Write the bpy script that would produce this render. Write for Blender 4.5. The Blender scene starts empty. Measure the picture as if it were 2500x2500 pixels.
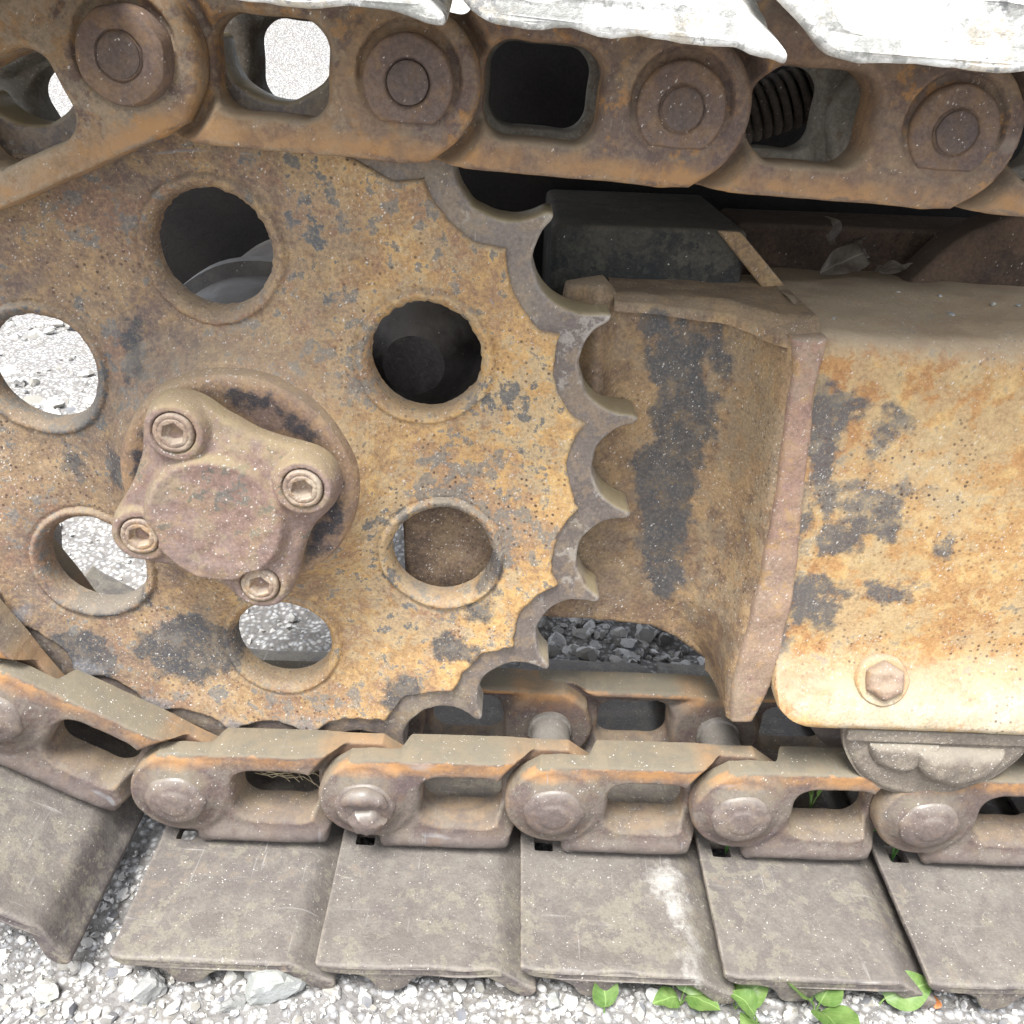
import bpy, math, random
import numpy as np
from mathutils import Matrix, Vector
random.seed(7)
rng = np.random.default_rng(11)
PI = math.pi
scene = bpy.context.scene
COL = scene.collection

# ------------------------------------------------------------------ object helpers
def tag(o, label=None, cat=None, group=None, kind=None):
    if label: o['label'] = label
    if cat: o['category'] = cat
    if group: o['group'] = group
    if kind: o['kind'] = kind
    return o

def empty(name, loc=(0, 0, 0), rot=(0, 0, 0)):
    o = bpy.data.objects.new(name, None)
    o.empty_display_size = 0.02
    o.location = loc; o.rotation_euler = rot
    COL.objects.link(o)
    return o

def mesh_np(name, V, F, smooth=True, angle=50):
    """V: (n,3); F: list of faces (lists) or (m,4)/(m,3) array"""
    me = bpy.data.meshes.new(name)
    if isinstance(F, np.ndarray):
        m, k = F.shape
        me.vertices.add(len(V)); me.vertices.foreach_set('co', np.asarray(V, dtype=np.float32).ravel())
        me.loops.add(m * k); me.loops.foreach_set('vertex_index', F.astype(np.int32).ravel())
        me.polygons.add(m)
        me.polygons.foreach_set('loop_start', np.arange(0, m * k, k, dtype=np.int32))
        me.update(calc_edges=True)
    else:
        me.from_pydata([tuple(v) for v in V], [], [tuple(f) for f in F])
    me.validate()
    if smooth:
        me.polygons.foreach_set('use_smooth', np.ones(len(me.polygons), dtype=bool))
        if angle: me.set_sharp_from_angle(angle=math.radians(angle))
    me.update()
    return me

def obj(name, me, mat=None, parent=None, loc=(0, 0, 0), rot=(0, 0, 0)):
    if mat is not None and len(me.materials) == 0: me.materials.append(mat)
    o = bpy.data.objects.new(name, me)
    o.location = loc; o.rotation_euler = rot
    o.parent = parent
    COL.objects.link(o)
    return o

# ------------------------------------------------------------------ numpy noise / sdf
def vnoise(x, y, freq=1.0, seed=0):
    x = np.asarray(x, float) * freq; y = np.asarray(y, float) * freq
    xi = np.floor(x).astype(np.int64); yi = np.floor(y).astype(np.int64)
    xf = x - xi; yf = y - yi
    def h(a, b):
        n = (a * 374761393 + b * 668265263 + seed * 974634541) & 0xFFFFFFFF
        n = ((n ^ (n >> 13)) * 1274126177) & 0xFFFFFFFF
        return ((n ^ (n >> 16)) & 0xFFFF) / 32767.5 - 1.0
    u = xf * xf * (3 - 2 * xf); v = yf * yf * (3 - 2 * yf)
    return (h(xi, yi) * (1 - u) + h(xi + 1, yi) * u) * (1 - v) + (h(xi, yi + 1) * (1 - u) + h(xi + 1, yi + 1) * u) * v

def fbm(x, y, freq, seed=0, octv=3):
    r = 0; a = 1
    for i in range(octv):
        r = r + a * vnoise(x, y, freq * 2 ** i, seed + i * 17); a *= 0.5
    return r

def sm(a, b, x):
    t = np.clip((x - a) / (b - a), 0, 1)
    return t * t * (3 - 2 * t)

def s_circle(X, Z, cx, cz, r): return np.hypot(X - cx, Z - cz) - r
def s_box(X, Z, x0, x1, z0, z1, r=0.0):
    qx = np.abs(X - (x0 + x1) / 2) - (x1 - x0) / 2 + r
    qz = np.abs(Z - (z0 + z1) / 2) - (z1 - z0) / 2 + r
    return np.hypot(np.maximum(qx, 0), np.maximum(qz, 0)) + np.minimum(np.maximum(qx, qz), 0) - r
def s_half(X, Z, px, pz, nx, nz):
    l = math.hypot(nx, nz)
    return ((X - px) * nx + (Z - pz) * nz) / l
def s_poly(X, Z, pts):
    pts = np.asarray(pts, float); n = len(pts)
    d = np.full(X.shape, 1e9); s = np.ones(X.shape)
    j = n - 1
    for i in range(n):
        ex, ez = pts[j] - pts[i]
        wx = X - pts[i][0]; wz = Z - pts[i][1]
        t = np.clip((wx * ex + wz * ez) / (ex * ex + ez * ez), 0, 1)
        d = np.minimum(d, (wx - ex * t) ** 2 + (wz - ez * t) ** 2)
        c1 = Z >= pts[i][1]; c2 = Z < pts[j][1]; c3 = ex * wz > ez * wx
        s = np.where((c1 & c2 & c3) | (~c1 & ~c2 & ~c3), -s, s)
        j = i
    return s * np.sqrt(d)
def smin(a, b, k):
    h = np.clip(0.5 + 0.5 * (b - a) / k, 0, 1)
    return b * (1 - h) + a * h - k * h * (1 - h)
def smax(a, b, k): return -smin(-a, -b, k)
def edge_round(D, r):
    d = np.minimum(np.maximum(-D, 0), r)
    return -(r - np.sqrt(np.maximum(r * r - (r - d) ** 2, 0)))

def relief(name, sdf, hfun, bounds, res, back, sharp=50):
    """solid plate in local x,z: front face at y=-h(x,z,D), back face at y=back (>0 is away from viewer)"""
    x0, x1, z0, z1 = bounds
    nx = int(round((x1 - x0) / res)) + 1; nz = int(round((z1 - z0) / res)) + 1
    X, Z = np.meshgrid(np.linspace(x0, x1, nx), np.linspace(z0, z1, nz))
    XC = (X[:-1, :-1] + X[1:, 1:]) / 2; ZC = (Z[:-1, :-1] + Z[1:, 1:]) / 2
    keep = sdf(XC, ZC) < 0
    used = np.zeros(X.shape, bool)
    used[:-1, :-1] |= keep; used[1:, :-1] |= keep; used[:-1, 1:] |= keep; used[1:, 1:] |= keep
    full = np.zeros(X.shape, int)
    full[:-1, :-1] += keep; full[1:, :-1] += keep; full[:-1, 1:] += keep; full[1:, 1:] += keep
    border = used & (full < 4)
    D = sdf(X, Z)
    snap = border
    e = res * 0.2
    for _ in range(3):
        xs, zs = X[snap], Z[snap]
        d = sdf(xs, zs)
        gx = (sdf(xs + e, zs) - sdf(xs - e, zs)) / (2 * e); gz = (sdf(xs, zs + e) - sdf(xs, zs - e)) / (2 * e)
        l2 = np.maximum(gx * gx + gz * gz, 0.25)
        st = np.clip(d, -res, res)
        X[snap] = xs - st * gx / l2; Z[snap] = zs - st * gz / l2
    D = sdf(X, Z); D[border] = np.maximum(D[border], -1e-5)
    Y = -hfun(X, Z, D)
    idx = -np.ones(X.shape, np.int64); n = int(used.sum()); idx[used] = np.arange(n)
    front = np.c_[X[used], Y[used], Z[used]]
    bk = np.c_[X[used], np.full(n, back) if np.isscalar(back) else back(X[used], Z[used]), Z[used]]
    ii, jj = np.nonzero(keep)
    q = np.c_[idx[ii, jj], idx[ii, jj + 1], idx[ii + 1, jj + 1], idx[ii + 1, jj]]
    faces = [q, q[:, ::-1] + n]
    K = np.pad(keep, 1)
    c = K[1:-1, 1:-1]
    for (nb, a, b) in ((K[:-2, 1:-1], (0, 0), (0, 1)), (K[2:, 1:-1], (1, 1), (1, 0)), (K[1:-1, :-2], (1, 0), (0, 0)), (K[1:-1, 2:], (0, 1), (1, 1))):
        i2, j2 = np.nonzero(c & ~nb)
        va = idx[i2 + a[0], j2 + a[1]]; vb = idx[i2 + b[0], j2 + b[1]]
        faces.append(np.c_[vb, va, va + n, vb + n])
    return mesh_np(name, np.vstack([front, bk]), np.vstack(faces), angle=sharp)

def grid_mesh(name, P, close_u=False, sharp=40, flip=False):
    """P: (a,b,3) points"""
    a, b, _ = P.shape
    I = np.arange(a * b).reshape(a, b)
    if close_u: I = np.hstack([I, I[:, :1]])
    q = np.stack([I[:-1, :-1], I[:-1, 1:], I[1:, 1:], I[1:, :-1]], -1).reshape(-1, 4)
    if flip: q = q[:, ::-1]
    return mesh_np(name, P.reshape(-1, 3), q, angle=sharp)

def lathe_y(name, prof, seg=64, a0=0, a1=2 * PI, wob=0.0, sharp=35):
    """revolve (y, r) profile around the local y axis"""
    prof = np.array(prof); closed = abs(a1 - a0 - 2 * PI) < 1e-6
    A = np.linspace(a0, a1, seg, endpoint=not closed)
    P = np.zeros((len(prof), len(A), 3))
    for i, (y, r) in enumerate(prof):
        rr = r * (1 + wob * vnoise(np.cos(A) * 3 + 9, np.sin(A) * 3 + y * 20, 1, 5))
        P[i, :, 0] = rr * np.cos(A); P[i, :, 2] = rr * np.sin(A); P[i, :, 1] = y
    return grid_mesh(name, P, close_u=closed, sharp=sharp)

def tube(name, pts, r, seg=10, sharp=60):
    pts = np.array(pts, float); n = len(pts)
    rr = np.full(n, r) if np.isscalar(r) else np.array(r)
    T = np.gradient(pts, axis=0); T /= np.linalg.norm(T, axis=1)[:, None] + 1e-12
    up = np.array([0.13, 0.37, 0.92])
    P = np.zeros((n, seg, 3))
    for i in range(n):
        a = np.cross(T[i], up); a /= np.linalg.norm(a) + 1e-12; b = np.cross(T[i], a)
        for k in range(seg):
            t = 2 * PI * k / seg
            P[i, k] = pts[i] + rr[i] * (math.cos(t) * a + math.sin(t) * b)
    return grid_mesh(name, P, close_u=True, sharp=sharp)

def resample(pts, step):
    pts = np.array(pts, float); out = []
    n = len(pts)
    for i in range(n):
        a, b = pts[i], pts[(i + 1) % n]
        m = max(1, int(np.linalg.norm(b - a) / step))
        for t in range(m): out.append(a + (b - a) * t / m)
    return np.array(out)

def round_poly(pts, r, n=5):
    """round the corners of a closed 2-D polygon; r: scalar or list"""
    out = []; N = len(pts); pts = [np.array(p, float) for p in pts]
    for i in range(N):
        p0, p, p1 = pts[i - 1], pts[i], pts[(i + 1) % N]
        ri = r if np.isscalar(r) else r[i]
        if ri <= 0: out.append(p); continue
        a = p0 - p; b = p1 - p; la = np.linalg.norm(a); lb = np.linalg.norm(b)
        a /= la; b /= lb; q = min(ri, la * .45, lb * .45)
        A = p + a * q; B = p + b * q
        for t in np.linspace(0, 1, n): out.append((1 - t) ** 2 * A + 2 * t * (1 - t) * p + t * t * B)
    return np.array(out)

def sweep_y(name, poly, ys, bev=0.005, deform=None, sharp=40):
    """extrude closed (x,z) polygon along y through stations ys, rounding both ends"""
    poly = np.array(poly); n = len(poly)
    e = np.roll(poly, -1, 0) - poly
    nrm = np.c_[e[:, 1], -e[:, 0]]; nrm /= np.linalg.norm(nrm, axis=1)[:, None] + 1e-12
    area = 0.5 * np.sum(poly[:, 0] * np.roll(poly[:, 1], -1) - poly[:, 1] * np.roll(poly[:, 0], -1))
    if area < 0: nrm = -nrm
    vn = nrm + np.roll(nrm, 1, 0); vn /= np.linalg.norm(vn, axis=1)[:, None] + 1e-12
    st = []
    for t in np.linspace(0, 1, 4): st.append((ys[0] + bev * (1 - math.cos(t * PI / 2)), bev * (1 - math.sin(t * PI / 2))))
    for y in ys[1:-1]: st.append((y, 0))
    for t in np.linspace(1, 0, 4): st.append((ys[-1] - bev * (1 - math.cos(t * PI / 2)), bev * (1 - math.sin(t * PI / 2))))
    V = []
    for (y, ins) in st:
        q = poly - vn * ins
        V.append(np.c_[q[:, 0], np.full(n, y), q[:, 1]])
    V = np.array(V)
    if deform is not None: V = deform(V)
    F = []
    m = len(st)
    for i in range(m - 1):
        for j in range(n):
            k = (j + 1) % n
            F.append((i * n + j, i * n + k, (i + 1) * n + k, (i + 1) * n + j))
    from mathutils.geometry import tessellate_polygon
    VL = V.reshape(-1, 3)
    cap0 = VL[:n]; cap1 = VL[(m - 1) * n:]
    tris = tessellate_polygon([[Vector((p[0], p[2], 0)) for p in cap0]])
    o0 = m * n; o1 = o0 + n
    VL = np.vstack([VL, cap0, cap1])
    A2 = lambda t: (cap0[t[1]][0] - cap0[t[0]][0]) * (cap0[t[2]][2] - cap0[t[0]][2]) - (cap0[t[1]][2] - cap0[t[0]][2]) * (cap0[t[2]][0] - cap0[t[0]][0])
    C = []
    for t in tris:
        t = tuple(t) if A2(t) > 0 else tuple(t)[::-1]              # counter-clockwise in (x,z): faces -y
        C.append(tuple(i + o0 for i in t)); C.append(tuple(i + o1 for i in t[::-1]))
    if area > 0: F = [f[::-1] for f in F]
    return mesh_np(name, VL, F + C, angle=sharp)

def join_np(name, meshes):
    V = []; F = []; off = 0
    for me in meshes:
        v = np.zeros(len(me.vertices) * 3, np.float32); me.vertices.foreach_get('co', v)
        V.append(v.reshape(-1, 3))
        for p in me.polygons: F.append([i + off for i in p.vertices])
        off += len(me.vertices)
    return mesh_np(name, np.vstack(V), F, angle=40)

def box_me(name, x0, x1, y0, y1, z0, z1, bev=0.006):
    p = round_poly([(x0, z0), (x1, z0), (x1, z1), (x0, z1)], bev, 4)
    return sweep_y(name, p, [y0, y1], bev * .6)

# ------------------------------------------------------------------ materials
class NB:
    def __init__(s, name):
        s.m = bpy.data.materials.new(name); s.m.use_nodes = True
        s.t = s.m.node_tree; s.t.nodes.clear()
        s.geo = s.n('ShaderNodeNewGeometry')
        s.P = s.geo.outputs['Position']
    def n(s, ty, **kw):
        nd = s.t.nodes.new(ty)
        for k, v in kw.items(): setattr(nd, k, v)
        return nd
    def link(s, a, b): s.t.links.new(a, b)
    def set(s, sock, v):
        if isinstance(v, bpy.types.NodeSocket): s.link(v, sock)
        elif isinstance(v, (tuple, list)) and len(v) == 3 and sock.type == 'RGBA': sock.default_value = (*v, 1)
        else: sock.default_value = v
    def off(s, o):
        a = s.n('ShaderNodeVectorMath', operation='ADD'); s.link(s.P, a.inputs[0]); a.inputs[1].default_value = o
        return a.outputs[0]
    def scl(s, o, vec=None):
        a = s.n('ShaderNodeVectorMath', operation='MULTIPLY'); s.link(vec or s.P, a.inputs[0]); a.inputs[1].default_value = o
        return a.outputs[0]
    def noise(s, scale, detail=5, rough=.6, seed=0, dist=0.0, vec=None, color=False):
        a = s.n('ShaderNodeTexNoise'); s.link(vec or s.off((seed * 3.7, seed * 1.3, seed * 2.1)), a.inputs['Vector'])
        a.inputs['Scale'].default_value = scale; a.inputs['Detail'].default_value = detail
        a.inputs['Roughness'].default_value = rough; a.inputs['Distortion'].default_value = dist
        return a.outputs['Color' if color else 'Fac']
    def vor(s, scale, seed=0, vec=None, rnd=1.0):
        a = s.n('ShaderNodeTexVoronoi'); s.link(vec or s.off((seed * 2.3, seed * 5.1, seed * 1.7)), a.inputs['Vector'])
        a.inputs['Scale'].default_value = scale; a.inputs['Randomness'].default_value = rnd
        return a.outputs['Distance'], a.outputs['Color']
    def ramp(s, v, a, b, lo=0.0, hi=1.0, smooth=False):
        m = s.n('ShaderNodeMapRange'); m.interpolation_type = 'SMOOTHSTEP' if smooth else 'LINEAR'
        s.set(m.inputs[0], v); m.inputs[1].default_value = a; m.inputs[2].default_value = b
        m.inputs[3].default_value = lo; m.inputs[4].default_value = hi
        return m.outputs[0]
    def math(s, op, a, b=0.0, c=None):
        m = s.n('ShaderNodeMath', operation=op); s.set(m.inputs[0], a); s.set(m.inputs[1], b)
        if c is not None: s.set(m.inputs[2], c)
        return m.outputs[0]
    def mul(s, a, b): return s.math('MULTIPLY', a, b)
    def add(s, a, b): return s.math('ADD', a, b)
    def sub(s, a, b): return s.math('SUBTRACT', a, b)
    def mx(s, a, b): return s.math('MAXIMUM', a, b)
    def mix(s, f, a, b):
        m = s.n('ShaderNodeMix', data_type='RGBA'); s.set(m.inputs[0], f); s.set(m.inputs[6], a); s.set(m.inputs[7], b)
        return m.outputs[2]
    def xyz(s, v=None):
        m = s.n('ShaderNodeSeparateXYZ'); s.link(v or s.P, m.inputs[0]); return m.outputs
    def blobs(s, pts, wob=.017, freq=40, soft=.005, seed=3, axis='z'):
        """1 inside any of the round stains (x,z,rx,rz) on a facing surface; outline broken by noise"""
        x, y, z = s.xyz()
        if axis == 'y': z = y
        nz = s.sub(s.noise(freq, 5, .65, seed), .5)
        best = None
        for (cx, cz, rx, rz) in pts:
            a = s.mul(s.sub(x, cx), 1 / rx); b = s.mul(s.sub(z, cz), 1 / rz)
            d = s.math('SQRT', s.add(s.mul(a, a), s.mul(b, b)))
            d = s.mul(s.sub(d, 1.0), min(rx, rz))
            best = d if best is None else s.math('MINIMUM', best, d)
        v = s.add(best, s.mul(nz, wob * 4))
        return s.ramp(v, -soft, soft, 1, 0)
    def finish(s, col, rough, height=None, bump=.3, dist=.002, metallic=0.0, spec=.3):
        b = s.n('ShaderNodeBsdfPrincipled'); o = s.n('ShaderNodeOutputMaterial')
        s.set(b.inputs['Base Color'], col); s.set(b.inputs['Roughness'], rough); s.set(b.inputs['Metallic'], metallic)
        b.inputs['Specular IOR Level'].default_value = spec
        if height is not None:
            bp = s.n('ShaderNodeBump'); bp.inputs['Strength'].default_value = bump; bp.inputs['Distance'].default_value = dist
            s.link(height, bp.inputs['Height']); s.link(bp.outputs[0], b.inputs['Normal'])
        s.link(b.outputs[0], o.inputs[0])
        return s.m

def srgb(r, g, b):
    f = lambda c: (c / 255 / 12.92) if c <= 10 else ((c / 255 + .055) / 1.055) ** 2.4
    return (f(r), f(g), f(b))

def metal(name, a, b, fleck=None, fleck_amt=.5, mottle=None, mottle_amt=.6, mottle_t=.50, red=None, red_amt=.5, red_t=.53, chip=None, chip_amt=.8, chip_t=.565,
          dark=None, dark_amt=.45, pits=.3, specks=.35, speck_scale=330, dust=None, dust_amt=.6, scale=6, fine=34, rough=.75, grad=None, blobs=None, blob_col=None,
          light_blobs=None, light_col=None, blob_axis='z', light_axis='z', bump=.5, seed=0, spec=.2, edge=None, edge_amt=.35, metallic=0.0, grain=.5, band=None, cake=None, scratch=None, scratch_amt=.5):
    s = NB(name)
    c1 = s.xyz(s.noise(scale, 5, .65, seed, color=True)); n1, n1g, n1b = c1
    c2 = s.xyz(s.noise(fine, 6, .72, seed + 2, color=True)); n2, n2g, n2b = c2
    n4 = s.noise(240, 3, .75, seed + 4)
    f1 = s.ramp(s.add(s.mul(n1, .7), s.mul(n2, .3)), .40, .60)
    if grad:
        x, y, z = s.xyz()
        gx, gz, g0, g1 = grad
        g = s.ramp(s.add(s.add(s.mul(x, gx), s.mul(z, gz)), s.mul(s.sub(n1, .5), .55)), g0, g1)
        f1 = s.math('MINIMUM', s.add(s.mul(f1, .35), s.mul(g, .75)), 1.0)
    col = s.mix(f1, a, b)
    def layer(lo, hi, t, w, amt, c, col):
        v = s.add(s.mul(lo, 1 - w), s.mul(hi, w))
        return s.mix(s.mul(s.ramp(v, t, t + .022), amt), col, c)
    if red: col = layer(n1b, n2g, red_t, .42, red_amt, red, col)
    if fleck:
        ff = s.mul(s.ramp(s.add(s.mul(n2, .8), s.mul(n4, .2)), .50, .56), fleck_amt)
        if grad: ff = s.mul(ff, s.ramp(g, 0, 1, .25, 1))
        col = s.mix(ff, col, fleck)
    if mottle: col = layer(n1g, n2b, mottle_t, .55, s.mul(s.ramp(g, 0, 1, .2, 1), mottle_amt) if grad else mottle_amt, mottle, col)
    if chip: col = layer(n1b, n2, chip_t, .62, chip_amt, chip, col)
    if dark:
        v = s.add(s.mul(n1g, .62), s.mul(n2, .38)); t = .5 + (.5 - dark_amt) * .75
        col = s.mix(s.mul(s.ramp(v, t, t + .02), s.ramp(n4, .60, .70, .92, .4)), col, dark)
    if blobs:
        fb = s.mul(s.blobs(blobs, seed=seed + 3, axis=blob_axis), s.ramp(s.add(s.mul(n2, .55), s.mul(n4, .45)), .52, .60, .92, .35))
        col = s.mix(fb, col, blob_col); fbd = fb
    if light_blobs:
        fb = s.mul(s.blobs(light_blobs, seed=seed + 13, wob=.02, freq=34, soft=.009, axis=light_axis), s.ramp(n2, .40, .62, .95, .45))
        col = s.mix(fb, col, light_col)
    col = s.mix(s.ramp(n4, .46, .74, .0, grain), col, tuple(c * .40 for c in a))
    col = s.mix(s.ramp(n4, .50, .26, .0, grain * .4), col, tuple(min(.8, c * 1.9) for c in b))
    h = s.add(s.mul(n2, .55), s.mul(n4, .35))
    if blobs: h = s.add(h, s.mul(fbd, .35))
    if pits:
        d, c = s.vor(150, seed + 1)
        d = s.add(d, s.mul(s.sub(n4, .5), .5))
        p = s.mul(s.ramp(d, .16, .36, 1, 0), s.ramp(s.xyz(c)[0], .58, .64))
        p = s.mul(s.mul(p, s.ramp(n1, .40, .60)), pits)
        col = s.mix(p, col, (0.060, .034, .026))
    if edge:
        e = s.ramp(s.geo.outputs['Pointiness'], .52, .60)
        col = s.mix(s.mul(s.mul(e, s.ramp(n2, .35, .6)), edge_amt), col, edge)
    if dust:
        nzv = s.xyz(s.geo.outputs['Normal'])[2]
        df = s.ramp(s.add(nzv, s.mul(s.sub(n2, .5), 1.1)), .15, .75)
        if band:                                                    # dust cakes on the rail, less on the foot
            tz = s.n('ShaderNodeTexCoord'); df = s.mul(df, s.ramp(s.xyz(tz.outputs['Object'])[2], -.06, .05, .30, 1))
        col = s.mix(s.mul(df, dust_amt), col, dust)
        dm = s.ramp(s.add(s.mul(n1, .6), s.mul(n2, .4)), .50, .62)
        col = s.mix(s.mul(dm, dust_amt * .45), col, dust)
    if specks:
        dv = s.n('ShaderNodeVectorMath', operation='MULTIPLY_ADD')
        cn = s.n('ShaderNodeCombineXYZ'); s.link(n4, cn.inputs[0]); s.link(n2, cn.inputs[1]); s.link(n4, cn.inputs[2])
        s.link(cn.outputs[0], dv.inputs[0]); dv.inputs[1].default_value = (.006, .010, .008); s.link(s.P, dv.inputs[2])
        tot = None
        for (k, thr, dn) in ((speck_scale, .36, specks), (speck_scale * .42, .20, specks * .30)):
            d, c = s.vor(k, vec=dv.outputs[0])
            cc = s.xyz(c)
            q = s.mul(cc[1], cc[1])
            rad = s.ramp(q, 0, 1, thr * .35, thr * 1.05)
            on = s.mul(s.math('LESS_THAN', d, rad), s.math('LESS_THAN', cc[0], s.mul(s.ramp(s.add(s.mul(n1, .6), s.mul(n2g, .4)), .44, .57, .04, 1.35), dn)))
            on = s.mul(on, s.ramp(cc[2], 0, 1, .2, .9))
            tot = on if tot is None else s.mx(tot, on)
        col = s.mix(tot, col, (.56, .53, .49))
    if band:                                                        # rust line along the rail edge of a link
        tc = s.n('ShaderNodeTexCoord'); ox, oy, oz = s.xyz(tc.outputs['Object'])
        zz = s.add(oz, s.mul(s.sub(n2, .5), .022))
        bz = s.mul(s.ramp(zz, .044, .058), s.ramp(zz, .068, .0655))
        by = s.ramp(oy, .012, .006)
        tail = s.mul(s.mul(s.ramp(ox, .185, .205), s.ramp(oz, .03, .05)), .8)
        col = s.mix(s.mul(s.mx(s.mul(bz, by), s.mul(tail, .6)), s.ramp(s.add(s.mul(n1b, .6), s.mul(n2b, .4)), .42, .56, .10, .85)), col, band)
    if cake:                                                        # mud caked over the foot, same tone as the shoe
        tk = s.n('ShaderNodeTexCoord'); kz = s.xyz(tk.outputs['Object'])[2]
        col = s.mix(s.mul(s.ramp(s.add(kz, s.mul(s.sub(n1g, .5), .05)), -.045, -.080), .75), col, s.mix(s.ramp(n2b, .42, .58), cake, tuple(c * 1.35 for c in cake)))
    if scratch:
        for k, (sx, sy, ang) in enumerate(((9, 150, .5), (170, 8, .35))):
            mp = s.n('ShaderNodeMapping'); s.link(s.P, mp.inputs[0]); mp.inputs['Rotation'].default_value = (0, 0, ang); mp.inputs['Scale'].default_value = (sx, sy, 20)
            sn = s.noise(1.0, 2, .5, vec=mp.outputs[0])
            col = s.mix(s.mul(s.ramp(sn, .68, .74), s.mul(s.ramp(n1b, .45, .6), scratch_amt)), col, scratch)
    rg = s.ramp(n2, .35, .65, rough - .14, min(1, rough + .14))
    return s.finish(col, rg, h, bump, .004, spec=spec, metallic=metallic)

BLUE = (.060, .066, .075)
M = {}
M['plate'] = metal('sprocket_rust', (.142, .105, .090), (.47, .285, .120), fleck=(.63, .410, .165), fleck_amt=.85, mottle=(.40, .325, .21), mottle_amt=.6, mottle_t=.50, red=(.235, .142, .100), red_amt=.6, red_t=.515,
                   chip=(.120, .130, .140), chip_amt=.8, chip_t=.536, dark=(.105, .110, .116), dark_amt=.40, pits=1.0, specks=.50, grad=(1.0, -.22, -.33, .10), seed=1, dust=(.33, .275, .20), dust_amt=.4, fine=48,
                   blobs=[(-.52, -.66, .05, .03), (-.42, -.74, .075, .05), (-.57, -.76, .05, .05), (-.40, -.55, .03, .05), (-.13, -.80, .03, .03), (-.02, -.60, .018, .03), (-.06, -.72, .03, .02), (-.03, -.66, .02, .014), (-.47, -.46, .016, .03), (-.53, -.47, .016, .02), (-.43, -.32, .014, .03)], blob_col=BLUE,
                   light_blobs=[(-.3137 + .405 * math.cos(math.radians(a)), -.4668 + .405 * math.sin(math.radians(a)), .024, .020) for a in (-83.1, -98.8, -114.4, -130.1, -145.7, -161.4)], light_col=(.215, .218, .232))
M['ring'] = metal('worn_tooth_steel', (.150, .122, .104), (.195, .160, .135), mottle=(.24, .175, .115), mottle_amt=.6, mottle_t=.505, red=(.115, .092, .082), red_amt=.7, red_t=.505, chip=(.30, .27, .24), chip_t=.57, pits=.3, specks=.12, rough=.45, bump=.45, grain=.5,
                  edge=(.55, .51, .47), edge_amt=.9, dust=(.26, .21, .12), dust_amt=.9, seed=2, spec=.45, scale=14, scratch=(.34, .32, .30), scratch_amt=.5)
M['cover'] = metal('hub_cover_rust', (.195, .142, .122), (.245, .170, .140), fleck=(.36, .24, .12), fleck_amt=.3, mottle=(.275, .225, .135), mottle_amt=.4, mottle_t=.525, red=(.19, .115, .09), chip=(.10, .105, .10), chip_t=.575, pits=.4, specks=.5, dust=(.29, .235, .13), dust_amt=.55, seed=3, scale=9)
def arc(r, angs, rx): return [(SCX + r * math.cos(math.radians(a)), SCZ + r * math.sin(math.radians(a)), rx, rx) for a in angs]
SCX, SCZ = -.3137, -.4668
M['hub'] = metal('hub_flange_rust', (.20, .135, .100), (.30, .195, .115), fleck=(.36, .23, .12), fleck_amt=.5, red=(.20, .14, .12), pits=.4, specks=.45, seed=4, dust=(.28, .23, .16), dust_amt=.5,
                 blobs=arc(.108, (84, 76, 68, 60, 52, 44, 36), .011) + arc(.112, (4, -6, -16, -26, -36, -46), .012) + arc(.115, (150, 162, 174, 186), .009) + arc(.112, (246, 258, 270), .006), blob_col=(.040, .044, .055))  # dark arcs paint shadow crescents beside the hub cover
M['boltm'] = metal('bolt_rust', (.20, .145, .115), (.28, .20, .14), red=(.36, .22, .10), fleck=(.42, .35, .26), pits=.2, specks=.3, seed=5, scale=20, dust=(.42, .36, .29), dust_amt=.5)
M['link_up'] = metal('upper_link_rust', (.155, .110, .088), (.270, .180, .105), fleck=(.38, .205, .075), fleck_amt=.5, mottle=(.28, .235, .175), mottle_amt=.6, red=(.112, .080, .073), red_amt=.85, red_t=.497, chip=(.36, .18, .06), chip_amt=.6, chip_t=.562, grain=.4, scratch=(.34, .30, .25), scratch_amt=.3,
                     pits=.25, specks=.13, dust=(.30, .255, .185), dust_amt=.6, seed=6, edge=(.42, .24, .10), edge_amt=.7, band=(.34, .195, .090), bump=.45, grad=(-1.0, 0, -.15, .45), scale=8)
M['link_lo'] = metal('lower_link_rust', (.118, .090, .080), (.155, .115, .096), fleck=(.26, .165, .095), fleck_amt=.2, mottle=(.175, .152, .125), mottle_amt=.55, red=(.110, .082, .078), red_amt=.75, red_t=.50, chip=(.27, .155, .075), chip_amt=.35, chip_t=.60, grain=.45,
                     pits=.3, specks=.20, dust=(.148, .137, .100), dust_amt=.72, seed=7, edge=(.38, .25, .14), edge_amt=.9, band=(.37, .195, .080), bump=.5, scale=8, cake=(.112, .094, .085), scratch=(.24, .25, .26))
M['pin_up'] = metal('upper_pin_rust', (.130, .096, .085), (.175, .124, .095), fleck=(.30, .18, .08), fleck_amt=.25, red=(.115, .082, .075), pits=.2, specks=.22, seed=8, scale=12, edge=(.34, .2, .09), edge_amt=.4)
M['pin_core'] = metal('pin_core_steel', (.095, .074, .070), (.135, .100, .082), fleck=(.2, .13, .08), fleck_amt=.3, specks=.25, pits=.1, seed=23, scale=14, bump=.3)
M['pin_lo'] = metal('lower_pin_rust', (.122, .095, .087), (.160, .125, .108), fleck=(.26, .17, .10), fleck_amt=.25, pits=.1, specks=.35, seed=9, scale=12, dust=(.20, .18, .15), dust_amt=.6, rough=.42, spec=.45, bump=.3)
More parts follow.
